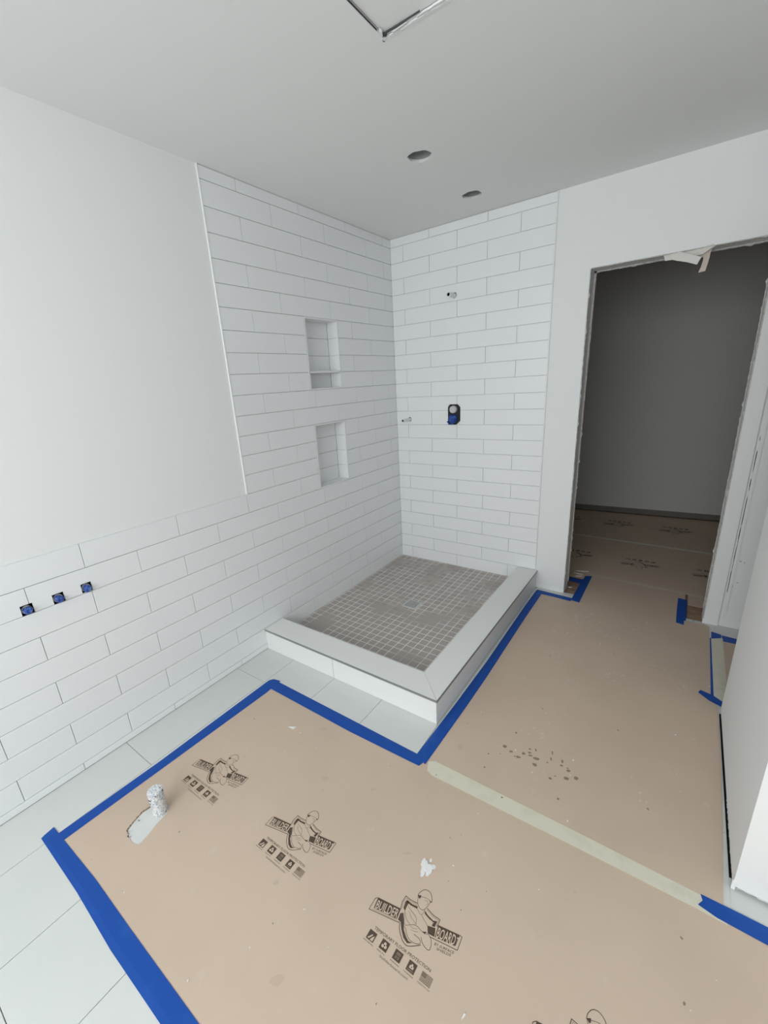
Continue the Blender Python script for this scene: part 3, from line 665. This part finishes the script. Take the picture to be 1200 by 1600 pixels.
def sheet(pts, label, z1=PZ):
    q = MB(); q.prism(pts, 0.0001, z1); o = q.build('floor_paper', [PAPER]); tag(o, label, 'floor paper', 'brown floor protection papers'); return o
corr = sheet([(1.188,-1.764),(2.155,-1.764),(2.163,-1.47),(2.170,-1.17),(2.170,-0.80),(2.150,-0.73),(2.152,-0.10),(2.152,-0.030),(2.13,-0.014),(2.045,-0.022),(2.03,-0.022),(2.03,0.385),(1.43,0.40),(1.43,-0.075),(1.188,-0.06)],
             'plain brown floor paper between the shower curb and the right partition', PZ+0.0002)
far1 = sheet([(0.32,0.225),(1.29,0.235),(1.29,0.30),(1.428,0.30),(1.428,0.415),(2.045,0.39),(2.045,0.205),(3.40,0.20),(3.40,1.262),(0.32,1.268)], 'printed brown floor paper just inside the dark doorway')
far2 = sheet([(0.32,1.270),(3.40,1.264),(3.40,2.285),(0.32,2.055)], 'printed brown floor paper at the foot of the dark far wall')
side = sheet([(2.20,-0.155),(3.40,-0.155),(3.40,-1.50),(2.32,-1.50),(2.32,-0.80),(2.20,-0.78)], 'brown floor paper glimpsed through the side opening at right')
for x in (1.261, 1.727, 2.193): emblem(far1, x, 0.785, PZ+0.0003, math.pi)
for x in (0.99, 1.459, 1.926, 2.392): emblem(far2, x, 1.765, PZ+0.0003, math.pi)
# spots, scuffs
def blob(q, x, y, rx, ry, rot=0.0, z=0.0, h=0.0002, n=9, rough=0.25):
    pts = []
    for k in range(n):
        t = 2*math.pi*k/n; r = 1+rough*(random.random()-0.5)*2; a, b = rx*r*math.cos(t), ry*r*math.sin(t)
        pts.append((x+a*math.cos(rot)-b*math.sin(rot), y+a*math.sin(rot)+b*math.cos(rot)))
    q.prism(pts, z, z+h)
q = MB(); ZS = PZ+0.0003
SPOTS = [(1.4435,-1.517,.0135,.011),(1.473,-1.530,.010,.007),(1.507,-1.541,.0125,.008),(1.495,-1.545,.0055,.005),(1.535,-1.476,.007,.006),(1.539,-1.494,.009,.007),(1.520,-1.512,.010,.008),(1.545,-1.507,.011,.005),(1.570,-1.510,.0145,.010),(1.572,-1.542,.013,.0105),(1.557,-1.469,.004,.010),(1.617,-1.447,.004,.013),(1.620,-1.480,.004,.012),
         (1.612,-1.505,.006,.005),(1.660,-1.468,.005,.012),(1.662,-1.490,.008,.007),(1.685,-1.490,.006,.004),(1.690,-1.501,.011,.009),(1.690,-1.540,.012,.010),(1.722,-1.520,.011,.010),(1.640,-1.573,.008,.007),(1.653,-1.553,.006,.003),(1.400,-1.590,.006,.004),(1.46,-1.42,.006,.006),(1.44,-1.565,.004,.003),(1.685,-1.645,.006,.006),(1.41,-1.66,.006,.005)]
for x, y, a, b in SPOTS: blob(q, x, y, a*0.74, b*0.74, 0.3, ZS, 0.0002)
stuff(q.build('water_spots', [STAIN], corr))
q = MB()
for x, y, a, b in ((1.29,-1.62,.014,.012),(0.72,-1.86,.016,.009),(0.90,-2.05,.018,.012),(1.20,-2.58,.02,.012),(1.02,-2.42,.01,.008),(1.09,-1.985,.012,.009),(2.02,-2.28,.014,.005),(1.80,-1.93,.006,.004),(1.60,-2.43,.006,.004),(1.32,-2.115,.016,.004)):
    blob(q, x, y, a, b, 0.6, PZ+0.0001, 0.00015)
stuff(q.build('scuff_marks', [mat('paper_scuff', (0.57, 0.45, 0.355), 0.75, 0.2)], paper))
q = MB()
def smear(x, y, r, cnt):
    for _ in range(cnt):
        a, d = random.random()*6.3, r*math.sqrt(random.random()); s = 0.002+0.006*random.random()
        blob(q, x+d*math.cos(a), y+d*math.sin(a), s*1.5, s*0.6, random.random()*3, PZ+0.0004, 0.0002, 7, 0.4)
for x, y, r, c in ((1.50,-0.30,0.07,26),(1.64,-0.42,0.04,10),(1.76,-0.79,0.05,16),(1.46,-0.77,0.035,12),(1.93,-0.62,0.04,8),(2.04,-0.72,0.03,7),(1.50,-0.52,0.04,6),(1.80,-0.30,0.05,6),(1.52,-1.40,0.05,8),(1.95,-1.50,0.05,4)): smear(x, y, r, c)
stuff(q.build('dust_smears', [mat('pale_dust', (0.66, 0.575, 0.49), 0.85, 0.15)], corr))

# ------------------------------------------------------------------ tapes
def tape(name, left, right_, zl, zr, m, label, group, zm=None):
    q = MB(); th = 0.0003; zm = max(zl, zr) if zm is None else zm
    def lerp(a, b, t): return (a[0]+(b[0]-a[0])*t, a[1]+(b[1]-a[1])*t)
    rows = []
    for a, b in zip(left, right_): rows.append([(*a, zl), (*lerp(a, b, 0.3), zm), (*lerp(a, b, 0.7), zm), (*b, zr)])
    rings = [[(x, y, z+th) for x, y, z in r] + [(x, y, z) for x, y, z in reversed(r)] for r in rows]
    q.loft(rings); o = q.build(name, [m]); tag(o, label, 'tape', group); return o
BT = 'strips of blue painter tape'; A_ = 0.0004; B_ = PZ+0.0006
tape('blue_tape', [(0.222,-2.775),(0.236,-2.377),(0.236,-1.80),(0.236,-1.762),(0.248,-1.742)], [(0.270,-2.775),(0.284,-2.387),(0.303,-1.834),(0.298,-1.772),(0.297,-1.733)], A_, B_, BLUE, 'blue tape along the left edge of the large paper, beside the tiled wall', BT)
tape('blue_tape', [(0.285,-1.742),(0.798,-1.745),(1.151,-1.748),(1.20,-1.752)], [(0.262,-1.803),(0.829,-1.808),(1.143,-1.799),(1.187,-1.797)], A_, B_+0.0004, BLUE, 'blue tape across the floor in front of the curb', BT)
tape('blue_tape', [(1.150,-1.752),(1.160,-1.40),(1.166,-1.013),(1.160,-0.302),(1.162,-0.045)], [(1.205,-1.778),(1.213,-1.40),(1.215,-1.139),(1.209,-0.471),(1.211,-0.085)], A_, B_+0.0008, BLUE, 'long blue tape running along the right side of the curb', BT)
tape('blue_tape', [(1.166,-0.033),(1.28,-0.040),(1.407,-0.049)], [(1.166,-0.090),(1.28,-0.092),(1.403,-0.101)], A_, B_, BLUE, 'short blue tape at the foot of the wall between shower and doorway', BT)
tape('blue_tape', [(1.400,-0.085),(1.402,0.10),(1.405,0.352)], [(1.456,-0.093),(1.455,0.10),(1.456,0.372)], A_, B_+0.0006, BLUE, 'blue tape running in through the left side of the doorway', BT)
tape('blue_tape', [(1.30,0.285),(1.36,0.278),(1.412,0.272)], [(1.30,0.225),(1.36,0.212),(1.412,0.205)], B_, B_, BLUE, 'stub of blue tape behind the left jamb of the doorway', BT)
tape('blue_tape', [(1.991,-0.071),(1.990,0.10),(1.992,0.285)], [(2.039,-0.085),(2.040,0.10),(2.041,0.275)], B_, A_, BLUE, 'blue tape in the doorway beside its right jamb', BT)
tape('blue_tape', [(0.190,-2.800),(0.50,-2.799),(0.75,-2.806),(1.02,-2.803),(2.2,-2.80),(3.4,-2.80)], [(0.182,-2.757),(0.511,-2.747),(0.748,-2.748),(1.098,-2.747),(2.2,-2.747),(3.4,-2.75)], A_, B_+0.0004, BLUE, 'wide blue tape along the near edge of the large paper', BT)
tape('blue_tape', [(2.101,-1.735),(2.106,-1.748),(2.098,-1.768)], [(2.25,-1.733),(2.25,-1.758),(2.25,-1.782)], B_, B_, BLUE, 'blue tape at the right edge, below the partition corner', BT).data
def tape_poly(pts, z0, z1, m, name, label, group):
    q = MB(); q.prism(pts, z0, z1); o = q.build(name, [m]); tag(o, label, 'tape', group); return o
bpy.data.objects.remove([o for o in COL.objects if o.get('label') == 'blue tape at the right edge, below the partition corner'][0])
tape_poly([(2.103,-1.735),(2.20,-1.733),(3.40,-1.733),(3.40,-1.785),(2.25,-1.784),(2.14,-1.781),(2.097,-1.771),(2.108,-1.752)], B_+0.0004, B_+0.0008, BLUE, 'blue_tape', 'blue tape at the right edge, below the partition corner', BT)
tape_poly([(2.160,-0.088),(2.205,-0.100),(2.204,-0.140),(2.158,-0.172)], B_+0.0002, B_+0.0005, BLUE, 'blue_tape', 'blue tape patch at the top end of the cream strip in the side opening', BT)
tape_poly([(2.207,-0.105),(2.40,-0.118),(2.40,-0.165),(2.208,-0.172)], PZ+0.0002, PZ+0.0005, BLUE, 'blue_tape', 'blue tape under the wall inside the side opening', BT)
tape_poly([(2.152,-0.165),(2.168,-0.170),(2.168,-0.728),(2.146,-0.718)], PZ+0.0003, PZ+0.0006, BLUE, 'blue_tape', 'narrow blue tape along the cream strip in the side opening', BT)
tape_poly([(2.098,-0.727),(2.107,-0.702),(2.154,-0.716),(2.190,-0.748),(2.187,-0.790),(2.140,-0.767)], B_+0.0006, B_+0.0010, BLUE, 'blue_tape', 'curved blue tape end at the corner of the right partition', BT)
MT = 'strips of cream masking tape'
tape_poly([(1.208,-1.757),(1.232,-1.741),(1.765,-1.737),(2.13,-1.737),(2.165,-1.787),(2.089,-1.785),(1.776,-1.792),(1.252,-1.808),(1.225,-1.797)], PZ+0.0003, PZ+0.0007, CREAM, 'masking_tape', 'long cream masking tape over the seam between the two front papers', MT)
tape_poly([(0.32,1.286),(1.144,1.284),(2.139,1.268),(3.40,1.258),(3.40,1.220),(2.139,1.236),(1.144,1.254),(0.32,1.256)], PZ+0.0002, PZ+0.0006, CREAM, 'masking_tape', 'thin cream masking tape line across the dark room floor', MT)
tape_poly([(1.415,0.430),(1.455,0.428),(1.80,0.405),(2.15,0.388),(2.15,0.358),(1.80,0.372),(1.455,0.398),(1.43,0.405)], PZ+0.0004, PZ+0.0008, TORNB, 'masking_tape', 'pale masking tape at the paper seam just inside the doorway', MT)
tape_poly([(2.158,-0.172),(2.210,-0.140),(2.210,-0.560),(2.192,-0.752),(2.157,-0.738)], PZ+0.0007, PZ+0.0011, CREAM, 'masking_tape', 'short wide cream tape over the side opening threshold', MT)

# ------------------------------------------------------------------ torn paper over the doorway, scraps
o = empty('torn_tape_flap', (1.78, 0.03, DZ))
def flap(name, strip_pts, m):
    q = MB(); rings = []
    for (xa, ya, za), (xb, yb_, zb) in strip_pts:
        a, b = Vector((xa, ya, za)), Vector((xb, yb_, zb)); t = Vector((0, 0.0012, 0.0004)); rings.append([a, b, b+t, a+t])
    q.loft(rings); local(o, q.build(name, [m]))
flap('flap', [((1.672,0.012,2.046),(1.685,0.012,2.010)), ((1.70,0.010,2.047),(1.716,0.009,2.009)), ((1.745,0.004,2.038),(1.735,0.002,2.000)), ((1.79,-0.006,2.018),(1.778,-0.010,1.984)), ((1.838,-0.018,1.993),(1.824,-0.022,1.962))], TORN)
flap('flap', [((1.846,0.030,2.038),(1.880,0.030,2.040)), ((1.842,0.022,2.020),(1.872,0.024,2.015)), ((1.846,0.012,1.985),(1.870,0.014,1.985)), ((1.842,0.006,1.955),(1.866,0.008,1.955)), ((1.834,0.002,1.927),(1.862,0.004,1.931))], TORNB)
flap('flap', [((1.69,0.016,2.047),(1.70,0.016,2.018)), ((1.76,0.013,2.047),(1.76,0.013,2.006)), ((1.83,0.011,2.047),(1.84,0.011,2.010)), ((1.875,0.010,2.047),(1.87,0.010,2.028))], TORN)
flap('flap', [((1.785,0.008,2.030),(1.79,0.010,2.014)), ((1.83,0.006,2.040),(1.838,0.010,2.022)), ((1.88,0.004,2.047),(1.886,0.008,2.034))], TORN)
flap('flap', [((1.79,0.03,2.020),(1.80,0.03,2.006)), ((1.82,0.028,2.016),(1.828,0.028,1.996)), ((1.85,0.026,2.022),(1.853,0.026,2.002))], TORNB)
tag(o, 'torn strip of drywall paper hanging from the doorway head', 'torn paper')
q = MB(); q.prism([(0.574,-1.938),(0.606,-1.918),(0.604,-1.936)], PZ, PZ+0.004); tag(q.build('plaster_chip', [PLAST]), 'small white triangular chip on the large paper near the curb', 'chip')
q = MB()
for x, y, a, b, h in ((1.388,-2.112,.012,.012,.0025),(1.404,-2.116,.013,.015,.003),(1.393,-2.132,.007,.016,.0018),(1.413,-2.104,.009,.007,.0012),(1.381,-2.104,.005,.009,.0015),(1.398,-2.09,.004,.006,.001),(1.408,-2.132,.005,.007,.0012)): blob(q, x, y, a, b, 0.2, PZ+0.0001, h, 18, 0.2)
tag(q.build('plaster_blob', [PLAST]), 'dried white plaster blob on the large paper above the biggest emblem', 'plaster')
q = MB(); q.prism([(1.633,-2.374),(1.637,-2.366),(1.639,-2.358),(1.634,-2.360)], PZ, PZ+0.003); tag(q.build('plaster_chip', [PLAST]), 'tiny white sliver on the large paper right of the biggest emblem', 'chip')
q = MB()
for x, y, l, rz in ((1.375,0.435,0.09,0.25),(1.36,0.375,0.07,-0.1),(1.372,0.335,0.05,0.4),(1.355,0.11,0.03,0.2)):
    c, s = math.cos(rz)*l/2, math.sin(rz)*l/2
    q.prism([(x-c, y-s-0.004), (x+c*0.2, y-0.008), (x+c, y+s), (x+c*0.2, y+0.006)], PZ+0.0002, PZ+0.004)
stuff(q.build('wood_slivers', [TORN])); q = COL.objects['wood_slivers']; tag(q, 'pale slivers scattered behind the left door jamb', 'debris')
q = MB()
for k in range(100):
    x, y = 0.3+1.85*random.random(), -2.74+2.6*random.random()
    if x < 1.22 and y > -1.83: continue
    s = 0.0010+0.0018*random.random()**2
    blob(q, x, y, s*1.4, s, random.random()*3, PZ+0.0002, s*0.8, 6, 0.3)
o = stuff(q.build('plaster_crumbs', [PLAST])); tag(o, 'tiny white crumbs sprinkled over the brown papers', 'debris')
q = MB()
for k in range(60):
    x, y = 0.3+1.85*random.random(), -2.74+2.6*random.random()
    if x < 1.22 and y > -1.83: continue
    s = 0.001+0.002*random.random()**2
    blob(q, x, y, s*1.8, s, random.random()*3, PZ+0.0002, s*0.5, 6, 0.3)
o = stuff(q.build('dark_grit', [STAIN])); tag(o, 'tiny dark grit sprinkled over the brown papers', 'debris')
